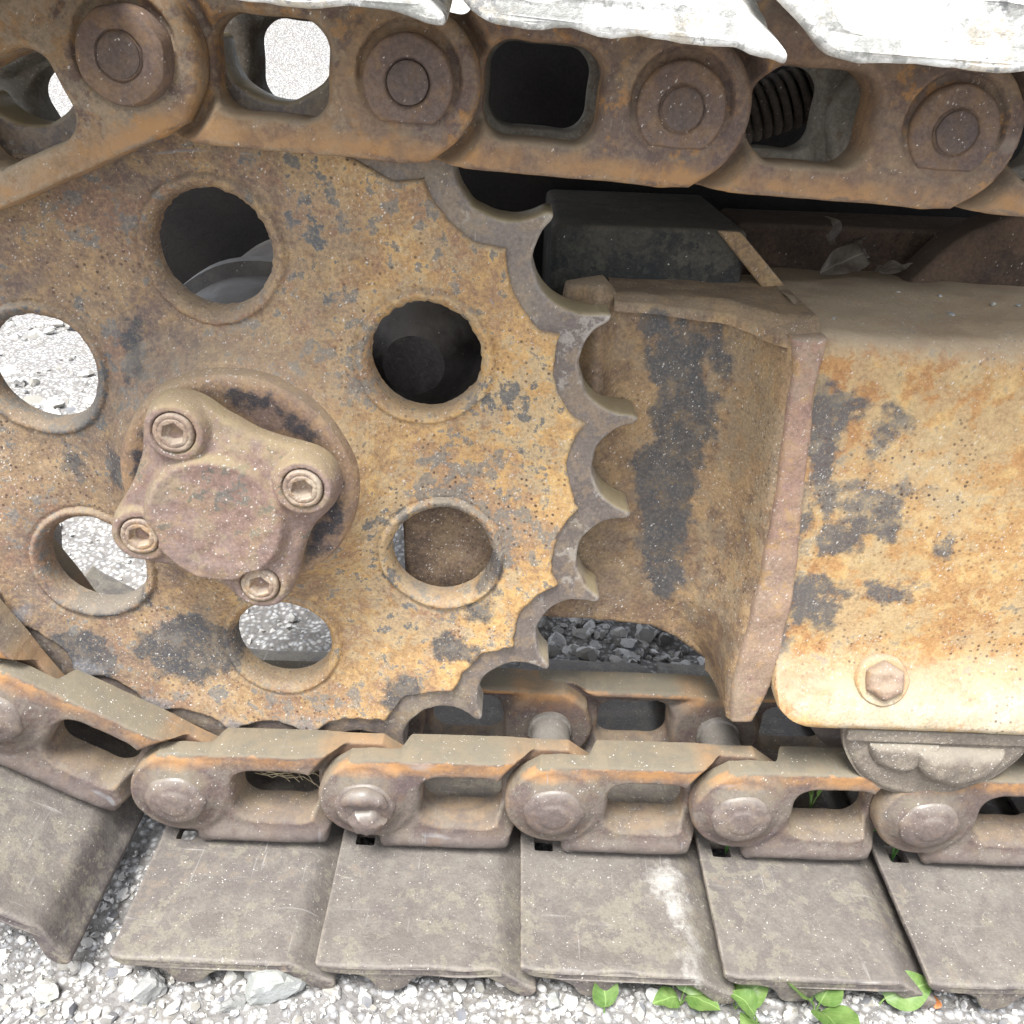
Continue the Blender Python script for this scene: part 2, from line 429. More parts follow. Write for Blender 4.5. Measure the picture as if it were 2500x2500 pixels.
M['shoe_lo'] = metal('dusty_shoe_steel', (.098, .082, .076), (.134, .114, .101), fleck=(.19, .170, .142), fleck_amt=.4, mottle=(.225, .202, .148), mottle_amt=.62, mottle_t=.518, red=(.078, .064, .065), red_amt=.75, red_t=.505, chip=(.165, .115, .078), chip_amt=.55, chip_t=.572, pits=.6, specks=.18, grain=.6,
                     dust=(.190, .176, .150), dust_amt=.36, seed=10, scale=7, fine=40, edge=(.30, .25, .20), edge_amt=1.0, bump=.6, spec=.35, rough=.62, scratch=(.33, .32, .30), scratch_amt=.55,
                     blobs=[(-.130, .782, .030, .014), (.135, .775, .034, .012), (-.02, .777, .010, .006), (-.37, .80, .02, .02)], blob_col=(.085, .068, .064), blob_axis='y',
                     light_blobs=[(.243, .885, .016, .022), (.254, .855, .012, .022), (.228, .87, .010, .012), (.262, .81, .007, .03)], light_col=(.54, .53, .49), light_axis='y')
M['shoe_up'] = metal('sunlit_white_shoe', (.48, .465, .43), (.72, .71, .68), fleck=(.80, .79, .76), fleck_amt=.6, mottle=(.26, .26, .24), mottle_amt=.7, mottle_t=.515, red=(.40, .33, .22), red_amt=.6, red_t=.535, chip=(.16, .16, .16), chip_t=.565, pits=.3, specks=.1, seed=11, scale=12, bump=.7)  # pale albedo paints in the overexposed sunlight on the upper shoes
M['frame'] = metal('frame_rust_yellow', (.37, .200, .084), (.44, .285, .128), fleck=(.54, .37, .165), fleck_amt=.8, mottle=(.40, .31, .18), mottle_amt=.6, red=(.31, .160, .072), red_amt=.7, red_t=.50, chip=(.20, .175, .135), chip_amt=.7, chip_t=.56, pits=1.0, specks=.42, seed=12,
                   dust=(.335, .285, .215), dust_amt=.68,
                   blobs=[(.358, -.350, .026, .03), (.356, -.385, .022, .028), (.425, -.372, .014, .026), (.440, -.350, .010, .012), (.375, -.455, .014, .022), (.43, -.465, .034, .036), (.40, -.505, .030, .022), (.405, -.435, .05, .008), (.352, -.48, .014, .024), (.455, -.485, .016, .02), (.372, -.60, .02, .03), (.385, -.34, .012, .02), (.36, -.42, .012, .03),
                          (.375, -.575, .044, .018), (.40, -.605, .020, .030), (.47, -.575, .028, .014), (.49, -.57, .02, .008), (.53, -.51, .012, .016), (.348, -.64, .016, .035)], blob_col=(.075, .082, .092),
                   light_blobs=[(.50, -.732, .13, .024), (.66, -.73, .10, .028), (.58, -.727, .2, .016)], light_col=(.48, .425, .325))  # pale blobs paint in the light caught by the upward-facing lip
M['strip'] = metal('bracket_edge_rust', (.27, .205, .145), (.285, .180, .135), grad=(0, 1, -.78, -.45), fleck=(.40, .26, .14), fleck_amt=.5, mottle=(.30, .23, .165), mottle_amt=.5, red=(.21, .130, .115), chip=(.36, .22, .10), chip_t=.56, pits=.5, specks=.55, seed=13, dust=(.28, .235, .175), dust_amt=.55)
M['guide'] = metal('guide_rust_and_shade', (.075, .055, .046), (.30, .200, .112), fleck=(.37, .25, .125), fleck_amt=.6, mottle=(.25, .205, .145), mottle_amt=.45, red=(.15, .10, .072), red_amt=.75, red_t=.495, pits=.9, specks=.5, seed=14, dust=(.27, .215, .15), dust_amt=.45, grad=(1.0, .22, -.16, .10),  # grad darkens the left end, painting in the sprocket's shade over the rust
                   blobs=[(.205, -.33, .034, .06), (.218, -.40, .038, .07), (.205, -.48, .042, .07), (.21, -.56, .034, .06), (.225, -.63, .022, .03), (.17, -.28, .02, .02), (.245, -.31, .012, .03)], blob_col=(.072, .076, .080))
M['dark'] = metal('dark_steel', (.030, .026, .025), (.055, .045, .042), pits=.1, specks=.03, seed=15, mottle=(.022, .019, .02), dust=(.20, .185, .165), dust_amt=.7, rough=.55, spec=.4)  # dark base colour, paler on upward faces
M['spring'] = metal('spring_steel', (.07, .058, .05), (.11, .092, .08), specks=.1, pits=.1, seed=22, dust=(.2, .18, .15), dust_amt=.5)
M['shade_black'] = metal('shade_black_steel', (.010, .009, .009), (.018, .015, .014), pits=0, specks=0, seed=25, dust=(.03, .028, .026), dust_amt=.4)  # near-black colour paints in the deep shade behind the track
M['darkrust'] = metal('dark_rust', (.045, .032, .025), (.10, .064, .044), red=(.03,.02,.016), pits=.3, specks=.05, seed=16, dust=(.09, .07, .055), dust_amt=.5)
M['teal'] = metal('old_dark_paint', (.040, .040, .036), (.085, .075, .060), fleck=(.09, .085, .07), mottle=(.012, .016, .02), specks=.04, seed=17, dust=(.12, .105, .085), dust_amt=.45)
M['far_up'] = metal('far_link_grey', (.17, .155, .130), (.26, .24, .205), mottle=(.16, .12, .085), mottle_amt=.6, specks=.3, seed=21, dust=(.30, .28, .245), dust_amt=.7)
M['roller'] = metal('dusty_roller', (.145, .120, .098), (.195, .165, .135), fleck=(.25, .21, .16), mottle=(.13, .11, .095), mottle_amt=.4, pits=.15, specks=.65, seed=18, dust=(.24, .215, .17), dust_amt=.6)
M['bushing'] = metal('bushing_steel', (.16, .145, .125), (.24, .22, .19), mottle=(.10, .085, .075), mottle_amt=.6, specks=.2, seed=19, dust=(.25, .23, .20), dust_amt=.6, rough=.5, spec=.4)

def ground_mat():
    s = NB('pale_gravel_ground')
    n1 = s.noise(5, 6, .65, 1); n2 = s.noise(45, 6, .75, 2); n3 = s.noise(160, 4, .7, 3)
    col = s.mix(s.ramp(n1, .35, .65), (.45, .455, .465), (.36, .345, .31))
    col = s.mix(s.ramp(n2, .45, .65), col, (.60, .595, .585))
    d, c = s.vor(85, 4); cr = s.xyz(c)
    col = s.mix(s.mul(s.ramp(cr[0], .55, .6), .6), col, (.27, .275, .29))
    col = s.mix(s.mul(s.ramp(cr[1], .72, .76), .7), col, (.62, .61, .59))
    col = s.mix(s.ramp(d, .22, .55, 0, .75), col, (.11, .098, .085))  # dark cell borders paint in the shadows among stones
    col = s.mix(s.ramp(n3, .58, .7, 0, .5), col, (.16, .15, .14))
    h = s.add(s.mul(s.ramp(d, 0, .6, 1, 0), .8), s.mul(n2, .8)); h = s.add(h, s.mul(n3, .5))
    return s.finish(col, .95, h, .8, .006, spec=.1)
def stone_mat():
    s = NB('gravel_stone')
    rnd = s.geo.outputs['Random Per Island']
    n = s.noise(70, 5, .7, 4)
    cr = s.n('ShaderNodeValToRGB'); s.link(rnd, cr.inputs[0])
    e = cr.color_ramp.elements
    e[0].position = 0; e[0].color = (.12, .128, .15, 1); e[1].position = 1; e[1].color = (.68, .675, .66, 1)
    for p, c in ((.25, (.25, .235, .20)), (.5, (.47, .46, .44)), (.75, (.58, .56, .52))):
        q = e.new(p); q.color = (*c, 1)
    col = s.mix(s.ramp(n, .4, .7, 0, .5), cr.outputs[0], (.25, .235, .22))
    return s.finish(col, .9, n, .5, .003, spec=.15)
def leaf_mat(name, a, b):
    s = NB(name)
    n = s.noise(60, 5, .65, 5); n2 = s.noise(240, 3, .6, 6)
    col = s.mix(s.ramp(n, .35, .65), a, b)
    tc = s.n('ShaderNodeTexCoord'); ox, oy, oz = s.xyz(tc.outputs['Object'])
    ay = s.math('ABSOLUTE', oy)
    vein = s.math('FRACT', s.mul(s.sub(ox, s.mul(ay, .9)), 130))
    vein = s.mul(s.ramp(vein, .12, .0), .35)
    col = s.mix(s.mx(s.ramp(ay, .0012, .0004, 0, .6), vein), col, tuple(min(1, c * 1.7 + .03) for c in b))
    col = s.mix(s.ramp(n2, .68, .72, 0, .6), col, (.12, .09, .04))
    bs = s.n('ShaderNodeBsdfPrincipled'); tr = s.n('ShaderNodeBsdfTranslucent'); mixs = s.n('ShaderNodeMixShader'); o = s.n('ShaderNodeOutputMaterial')
    s.link(col, bs.inputs['Base Color']); bs.inputs['Roughness'].default_value = .45
    s.link(col, tr.inputs['Color']); mixs.inputs[0].default_value = .3
    bp = s.n('ShaderNodeBump'); bp.inputs['Strength'].default_value = .3; bp.inputs['Distance'].default_value = .002
    s.link(n, bp.inputs['Height']); s.link(bp.outputs[0], bs.inputs['Normal'])
    s.link(bs.outputs[0], mixs.inputs[1]); s.link(tr.outputs[0], mixs.inputs[2]); s.link(mixs.outputs[0], o.inputs[0])
    return s.m
M['ground'] = ground_mat(); M['stone'] = stone_mat()
M['leaf'] = leaf_mat('weed_leaf', (.105, .20, .045), (.19, .29, .085))
M['leaf_dark'] = leaf_mat('shaded_leaf', (.05, .14, .03), (.09, .2, .045))  # darker copy of the weed green, shade put into the colour
M['deadleaf'] = leaf_mat('dead_leaf_brown', (.075, .06, .048), (.13, .11, .088))
M['straw'] = leaf_mat('dry_straw', (.38, .31, .2), (.45, .38, .25))
M['orange_leaf'] = leaf_mat('orange_leaf', (.42, .15, .05), (.5, .2, .08))

# ------------------------------------------------------------------ dimensions
P = 0.257                     # chain pitch
YF = 0.927                    # outer face of the near link strand
SC = (-0.3137, -0.4668)       # sprocket axis (x,z), tooth front face at y = 1.0
NT = 23; DP = 2 * PI / NT; PH = 0.7376

# ------------------------------------------------------------------ sprocket
def build_sprocket():
    root = tag(empty('drive_sprocket', (SC[0], 1.0, SC[1])), 'large rusty toothed wheel with six round holes and a four bolt hub cover', 'sprocket')
    rs = .0583; Rc = .418 + rs
    def teeth(X, Z, dr=0.0, rtip=.4735, k=.012):
        r = np.hypot(X, Z); a = np.arctan2(Z, X)
        a = a + .22 * np.clip((r - .43), 0, 1)                     # wear leans the tips a little
        am = np.mod(a - PH - DP / 2 + DP / 2, DP) - DP / 2
        ti = np.floor((a - PH) / DP)
        am = np.mod(a - PH, DP) - DP / 2                           # 0 at the middle of a gap
        d = np.hypot(r * np.cos(am) - Rc, r * np.sin(am)) - (rs + dr)
        w = .0012 * vnoise(X, Z, 60, 3)
        return smax(r - rtip, -d, k) + w
    def ring_sdf(X, Z): return np.maximum(teeth(X, Z), .36 - np.hypot(X, Z))
    def ring_h(X, Z, D): return edge_round(D, .004) + .0005 * vnoise(X, Z, 45, 1)
    obj('toothed_ring', relief('toothed_ring', ring_sdf, ring_h, (-.48, .48, -.48, .48), .0022, .052), M['ring'], root)
    Rh = .2603; hr = .0655
    hc = [(Rh * math.cos(1.6401 - i * PI / 3), Rh * math.sin(1.6401 - i * PI / 3)) for i in range(6)]
    def holes(X, Z):
        d = np.full(X.shape, 1e9)
        for i, (cx, cz) in enumerate(hc):
            a = np.arctan2(Z - cz, X - cx)
            rag = .0014 * vnoise(a * 7 + i * 31, a * 0 + i, 1, 4) + .0010 * vnoise(a * 17 + i * 31, a * 0 + i, 1, 8)
            rag = rag * np.where((i < 2), .85, .4) * (0.4 + .6 * (np.sin(a + .4) > -.3))
            d = np.minimum(d, np.hypot(X - cx, Z - cz) - hr + rag)
        return d
    def plate_sdf(X, Z):
        t = teeth(X, Z, dr=.0312 , rtip=.4130, k=.004) + .0034 * vnoise(X, Z, 32, 9) + .0014 * vnoise(X, Z, 110, 5)
        return np.maximum(t, -holes(X, Z))
    def plate_h(X, Z, D):
        r = np.hypot(X, Z); dh = holes(X, Z)
        h = np.interp(r, [.0, .13, .145, .165, .19, .23, .26, .33, .40, .42], [.035, .035, .024, .006, -.005, -.012, -.015, -.006, .008, .008])
        t = np.clip(dh, 0, .04)
        rim = np.interp(t, [0, .002, .005, .009, .0125, .0155, .020], [-.006, -.002, .0022, .0052, .0046, -.0022, 0.0])
        h = h + rim
        h = h + .0011 * fbm(X, Z, 14, 3) + .00035 * vnoise(X, Z, 110, 6)
        h = h + np.where(dh > .006, edge_round(D, .004), 0)
        return h
    obj('disc_plate', relief('disc_plate', plate_sdf, plate_h, (-.425, .425, -.425, .425), .0021, .040, sharp=60), M['plate'], root)
    # hub flange: raised collar the cover bolts onto
    prof = [(.03, .150), (-.030, .140), (-.041, .136), (-.0445, .131), (-.045, .126), (-.0445, .118), (-.041, .113), (-.040, .05), (-.040, .001)]
    obj('hub_flange', lathe_y('hub_flange', prof, 96, wob=.01), M['hub'], root)
    # hub cover: square-ish body with four bolt lobes
    ang = [math.radians(a) for a in (111, 20, 290, 201)]
    bc = [(.103 * math.cos(a), .103 * math.sin(a)) for a in ang]
    def cov_sdf(X, Z):
        d = s_circle(X, Z, 0, 0, .101)
        for (cx, cz) in bc: d = smin(d, s_circle(X, Z, cx, cz, .0365), .046)
        return d + .0012 * vnoise(X, Z, 40, 2)
    def cov_h(X, Z, D):
        r = np.hypot(X, Z)
        base = .050 + .012 * sm(.0, .045, -D)                      # sloping shoulders
        h = base
        for i, (cx, cz) in enumerate(bc):
            dl = np.hypot(X - cx, Z - cz)
            lobe = .058 + .010 * (1 if i < 2 else 0)
            h = np.maximum(h, lobe * sm(.038, .030, dl) + h * (1 - sm(.038, .030, dl)))
        plat = sm(.084, .072, np.hypot(X + .006, Z + .012))
        h = h * (1 - plat) + plat * .069
        for i, (cx, cz) in enumerate(bc):                          # counterbored seats
            dl = np.hypot(X - cx, Z - cz)
            h = h - .007 * sm(.0245, .0225, dl)
        return h + edge_round(D, .010) * 1.1 + .0018 * fbm(X, Z, 30, 5) + .0004 * vnoise(X, Z, 120, 8)
    cv = obj('hub_cover', relief('hub_cover', cov_sdf, cov_h, (-.15, .15, -.15, .15), .0016, -.028, sharp=70), M['cover'], root, loc=(-.006, -.036, -.006))
    hx = [(.0118 * math.cos(i * PI / 3 + .3), .0118 * math.sin(i * PI / 3 + .3)) for i in range(6)]
    def bd(X, Z): return s_circle(X, Z, 0, 0, .0222) + .0006 * vnoise(X, Z, 90, 3)
    def bh(X, Z, D):
        hexd = s_poly(X, Z, hx)
        return .0085 - .012 * sm(.0012, -.0016, hexd) * (1 - .35 * np.hypot(X, Z) / .012) - .0012 * sm(.0010, 0, np.abs(np.hypot(X, Z) - .0165)) + edge_round(D, .0035) + .0006 * fbm(X, Z, 120, 4)
    bm_ = relief('hub_bolt', bd, bh, (-.024, .024, -.024, .024), .0010, .006, sharp=45)
    for i, (cx, cz) in enumerate(bc):
        lobe = .058 + .010 * (1 if i < 2 else 0)
        obj('hub_bolt', bm_, M['boltm'], cv, loc=(cx, -lobe + .0055, cz))
    return root
build_sprocket()

# ------------------------------------------------------------------ track links
def link_sdf(X, Z):
    a = s_circle(X, Z, 0, 0, .0665)
    body = s_box(X, Z, 0, .225, -.098, .069, .012)
    foot = s_box(X, Z, .016, .200, -.098, -.03, .018)
    body = np.maximum(body, -s_box(X, Z, -.1, .30, -.2, -.060, .0))
    inner = s_circle(X, Z, P, 0, .064)
    d = smin(a, body, .012); d = smin(d, inner, .012); d = smin(d, foot, .014)
    lip = s_box(X, Z, -.034, .2, .03, .069, .003)
    lip = np.maximum(lip, s_half(X, Z, -.020, .069, -1, .9))
    tail = s_box(X, Z, .15, P + .055, .0, .069, .002)              # rail runs on past the pin, behind the next link
    tail = np.maximum(tail, s_half(X, Z, P + .019, .069, .62, .80))
    d = smin(d, lip, .006); d = smin(d, tail, .004)
    slot = s_box(X, Z, .075, .186, -.044, .040, .025)
    return np.maximum(d, -slot) + .0007 * vnoise(X, Z, 50, 3)
def link_back(X, Z):
    return .0245 + .0315 * sm(.044, .060, X)                        # only half thick where it laps the previous link
LOWER = [1.0]
def link_h_out(X, Z, D):
    """outer face of the near strand: round end stands proud, other end steps back behind the next round end"""
    dn = np.hypot(X - P, Z)
    h = -.026 * sm(.088, .071, dn) - .010 * sm(.17, .235, X)
    fx = sm(.012, .045, X) * sm(.215, .175, X)
    h = h + (.0055 * np.exp(-((Z + .074) / .013) ** 2) - .010 * sm(-.080, -.0985, Z)) * fx           # foot bolted to the shoe
    d0 = np.hypot(X, Z)
    h = h + .004 * sm(.074, .060, d0)
    slot = s_box(X, Z, .075, .186, -.044, .040, .025)
    h = h - .003 * sm(.006, 0.0, slot)
    h = h + .0135 * sm(.060, .028, d0) * (LOWER[0])                 # swollen boss round the pin
    return h + edge_round(D, np.where(Z > .04, .0035, np.where((Z < -.08) & (X > .04) & (X < .18), .0012, .006))) + .0007 * fbm(X, Z, 22, 4) + .00025 * vnoise(X, Z, 120, 2)
def link_h_in(X, Z, D):
    """near-camera (inner) face of the far strand: bush end stands proud"""
    d0 = np.hypot(X, Z); dn = np.hypot(X - P, Z)
    h = -.022 * sm(.088, .071, d0) + .004 * sm(.078, .062, dn)
    h = h - .012 * sm(.065, .052, Z) * 0 + .0
    h = h - .016 * sm(.062, .048, Z) * sm(-.062, -.05, Z) * (1 - sm(.088, .066, dn)) * (1 - sm(.088, .07, d0))
    return h + edge_round(D, .006) + .0007 * fbm(X, Z, 22, 14)
LB = (-.075, .335, -.105, .078)
me_out = relief('link_plate', link_sdf, link_h_out, LB, .0022, link_back)
LOWER[0] = 0.0
def link_h_up(X, Z, D):
    h = link_h_out(X, Z, D)
    r = np.hypot(X, Z + .004)                                       # pin seat, deeper on the rail-away side
    return h - .006 * sm(.050, .046, r) * sm(.02, -.01, Z) - .002 * sm(.050, .046, r)
me_out_u = relief('link_plate', link_sdf, link_h_up, LB, .0022, link_back)
me_in = relief('far_link_plate', link_sdf, link_h_in, LB, .003, .05)
me_in_u = me_in.copy()

def pin_mesh(kind):
    if kind == 'boss':                                             # worn domed boss of the lower run
        prof = [(.01, .042), (-.0102, .0405), (-.0132, .0372), (-.0158, .0312), (-.0170, .0255), (-.0174, .0222), (-.0190, .0198), (-.0202, .0165), (-.0206, .011), (-.0207, .0003)]
        return lathe_y('pin', prof, 64, wob=.045, sharp=70)
    if kind == 'raised':                                           # leftmost upper pin: thick collar
        prof = [(.01, .043), (-.013, .0415), (-.018, .0395), (-.020, .036), (-.020, .025), (-.0195, .0222), (-.0172, .0208), (-.0190, .0195), (-.019, .0003)]
        return lathe_y('pin', prof, 56, wob=.03)
    def sd(X, Z): return np.maximum(s_circle(X, Z, 0, 0, .0415), Z - .034) + .0006 * vnoise(X, Z, 60, 6)
    rise = {'ring': .009, 'flat': .004}[kind]
    def hh(X, Z, D):
        r = np.hypot(X + .0, Z)
        g = sm(.0175, .019, r) * sm(.0225, .0205, r)
        core = sm(.0205, .0185, r)
        return rise - .0024 * g - (.0045 if kind == 'ring' else -.0015) * core + edge_round(D, .004) + .0004 * fbm(X, Z, 50, 7)
    return relief('pin', sd, hh, (-.045, .045, -.045, .045), .0013, .01)
me_core = lathe_y('pin_core', [(.004, .0190), (-.0006, .0188), (-.0014, .0176), (-.0016, .015), (-.0016, .0003)], 40, wob=.02)
PIN = {k: pin_mesh(k) for k in ('boss', 'raised', 'ring', 'flat')}
me_bush = lathe_y('bushing', [(.040, .001), (.040, .0275), (.046, .033), (.056, .033), (.060, .030), (.062, .0295), (.150, .0295), (.152, .033), (.166, .033), (.168, .001)], 40)

def shoe_poly(curl, lip, long=False):
    if long:                                                        # end worn into a long drooping prong
        top = [(-.043, -.098 + curl), (-.030, -.0977 + curl * .6), (-.010, -.0985 + curl * .2), (.02, -.0985), (.165, -.0985), (.180, -.1000), (.192, -.106), (.206, -.117), (.220, -.126), (.236, -.136)]
        bot = [(.239, -.143), (.235, -.153), (.224, -.160), (.208, -.156), (.194, -.142), (.176, -.1215), (.122, -.1200), (.106, -.126), (.094, -.146), (.072, -.150), (.050, -.147), (.030, -.140), (.008, -.129), (-.014, -.119), (-.034, -.1105 + curl * .6), (-.044, -.1055 + curl)]
        return resample(round_poly(top + bot, .006, 3), .010)
    top = [(-.041, -.098 + curl), (-.030, -.0985 + curl * .45), (-.012, -.0985 + curl * .08), (.02, -.0985), (.165, -.0985), (.180, -.1000), (.192, -.106), (.206, -.117), (.220, -.126 - lip * .3), (.236, -.131 - lip)]
    bot = [(.239, -.138 - lip), (.235, -.146 - lip), (.224, -.151 - lip * .8), (.208, -.146 - lip * .5), (.194, -.134), (.174, -.1185), (.095, -.1185), (.082, -.124), (.070, -.143), (.050, -.146), (.036, -.143), (.026, -.124), (.010, -.1165),
           (-.020, -.1155 + curl * .1), (-.036, -.112 + curl * .6), (-.0415, -.106 + curl)]
    return resample(round_poly(top + bot, .006, 3), .012)
def shoe_mesh(curl, lip, droop, seed, y1=1.40, long=False):
    ys = list(np.linspace(.750, 1.0, 24)) + list(np.linspace(1.03, y1, 12))
    ys = [y - YF for y in ys]
    def deform(V):
        x, y, z = V[..., 0], V[..., 1], V[..., 2]
        t = sm(.02, -.185, y)
        V[..., 2] = z + droop * t + .0012 * fbm(x, y, 18, seed) + .0005 * vnoise(x, y, 70, seed)
        fr = sm(-.16, -.186, y)
        V[..., 1] = y + fr * .0035 * fbm(x, x * 0 + seed, 22, seed)
        if long: V[..., 2] += .0025 * fbm(x, y, 34, seed + 5)
        return V
    return sweep_y('shoe', shoe_poly(curl, lip, long), ys, .0042, deform)
def cut_window(me, x0, x1, y0, y1):
    a = bpy.data.objects.new('tmp_a', me); b = bpy.data.objects.new('tmp_b', box_me('tmp', x0, x1, y0, y1, -.16, -.06, .004))
    COL.objects.link(a); COL.objects.link(b)
    md = a.modifiers.new('w', 'BOOLEAN'); md.operation = 'DIFFERENCE'; md.object = b; md.solver = 'EXACT'
    dg = bpy.context.evaluated_depsgraph_get(); dg.update()
    out = bpy.data.meshes.new_from_object(a.evaluated_get(dg))
    out.name = me.name
    bpy.data.objects.remove(a); bpy.data.objects.remove(b)
    out.polygons.foreach_set('use_smooth', np.ones(len(out.polygons), dtype=bool)); out.set_sharp_from_angle(angle=math.radians(40))
    return out
me_shoe_lo = [shoe_mesh(.004, .004, -.004, s) for s in (1, 2, 3)]
me_shoe_lo = [cut_window(m, -.021, .006, .010, .042) for m in me_shoe_lo]
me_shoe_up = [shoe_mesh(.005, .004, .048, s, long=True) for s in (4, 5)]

def track_link(x, z, ang, label, group, kind, upper, k=0, weld=False):
    """origin at the proud pin; ang = direction of the other pin (radians, x towards z)"""
    root = tag(empty('track_link', (x, YF, z), (0, -ang, 0)), label, 'track link', group)
    obj('link_plate', me_out_u if upper else me_out, M['link_up'] if upper else M['link_lo'], root)
    obj('link_plate', me_in_u if upper else me_in, M['far_up'] if upper else M['link_lo'], root, loc=(0, .163, 0))
    pn = obj('pin', PIN[kind], M['pin_up'] if upper else M['pin_lo'], root, loc=(0, -.004, 0))
    obj('bushing', me_bush, M['bushing'], root, loc=(P, 0, 0))
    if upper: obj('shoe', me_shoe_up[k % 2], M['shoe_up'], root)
    else: obj('shoe', me_shoe_lo[k % 3], M['shoe_lo'], root)
    if weld:
        prof = [(.012, .024), (-.004, .0235), (-.012, .020), (-.017, .013), (-.018, .0004)]
        obj('weld_nub', lathe_y('weld_nub', prof, 28, wob=.20), M['pin_lo'], pn, loc=(.004, -.015, -.016))
        A = np.linspace(math.radians(155), math.radians(20), 26)
        pts = np.c_[.030 * np.cos(A), np.full(26, -.017), .002 + .024 * np.sin(A)]
        rr = .0125 * np.sin(np.linspace(.25, PI - .25, 26)) ** .5 * (1 + .14 * vnoise(np.arange(26.), np.zeros(26), .3, 4))
        obj('weld_bead', tube('weld_bead', pts, rr, 14), M['pin_lo'], pn)
    elif upper:
        c = {'raised': -.0205, 'ring': -.0075, 'flat': -.006}[kind]
        obj('pin_core', me_core, M['pin_core'], pn, loc=(0, c, 0))
    return root

UP = [(-.360, -.017), (-.103, -.030), (.151, -.043), (.409, -.0535), (.665, -.064), (.921, -.075)]
UA = [math.radians(203), None, None, None, None]
GU = 'upper run of track links'
ulab = ['tilted upper chain link coming down off the left of the wheel, thick round pin',
        'upper chain link above the topmost wheel hole, its slot showing bright white beyond',
        'upper chain link with a dark empty slot, above the first bare wheel teeth',
        'upper chain link whose slot shows a dark coil spring and a grey bushing',
        'upper chain link cut off by the right edge of the photo']
pk = ['raised', 'ring', 'flat', 'flat', 'flat']
for i in range(5):
    x, z = UP[i]
    if i == 0: a = PI + math.radians(23)
    else: a = math.atan2(UP[i - 1][1] - z, UP[i - 1][0] - x)
    track_link(x, z, a, ulab[i], GU, pk[i], True, i)
GL = 'lower run of track links'
LX = [-.4330 + P * i for i in range(5)]
LZ = -.9235
llab = ['lower chain link at the foot of the wheel with dry straw in its slot',
        'lower chain link with a lump of weld on its pin',
        'lower chain link with a shiny domed pin and a white splash on its shoe',
        'lower chain link with green leaves seen in its slot',
        'lower chain link under the roller at the right edge']
for i in range(5):
    track_link(LX[i], LZ, 0.0, llab[i], GL, 'boss', False, i, weld=(i == 1))
a0 = math.atan2(LZ + .7925, LX[0] + .6510)
track_link(LX[0] - P * math.cos(a0), LZ - P * math.sin(a0), a0, 'tilted lower chain link at the bottom left corner, its big shoe lifted off the gravel', GL, 'boss', False, 2)
px, pz = LX[0] - P * math.cos(a0), LZ - P * math.sin(a0)
a1 = a0 - 2 * DP
track_link(px - P * math.cos(a1), pz - P * math.sin(a1), a1, 'steep chain link climbing the wheel at the left edge, only its rail showing', GL, 'boss', False, 1)
a2 = math.radians(15)
track_link(LX[4] + P, LZ, 0.0, 'lower chain link mostly beyond the right edge, past the roller', GL, 'boss', False, 2)

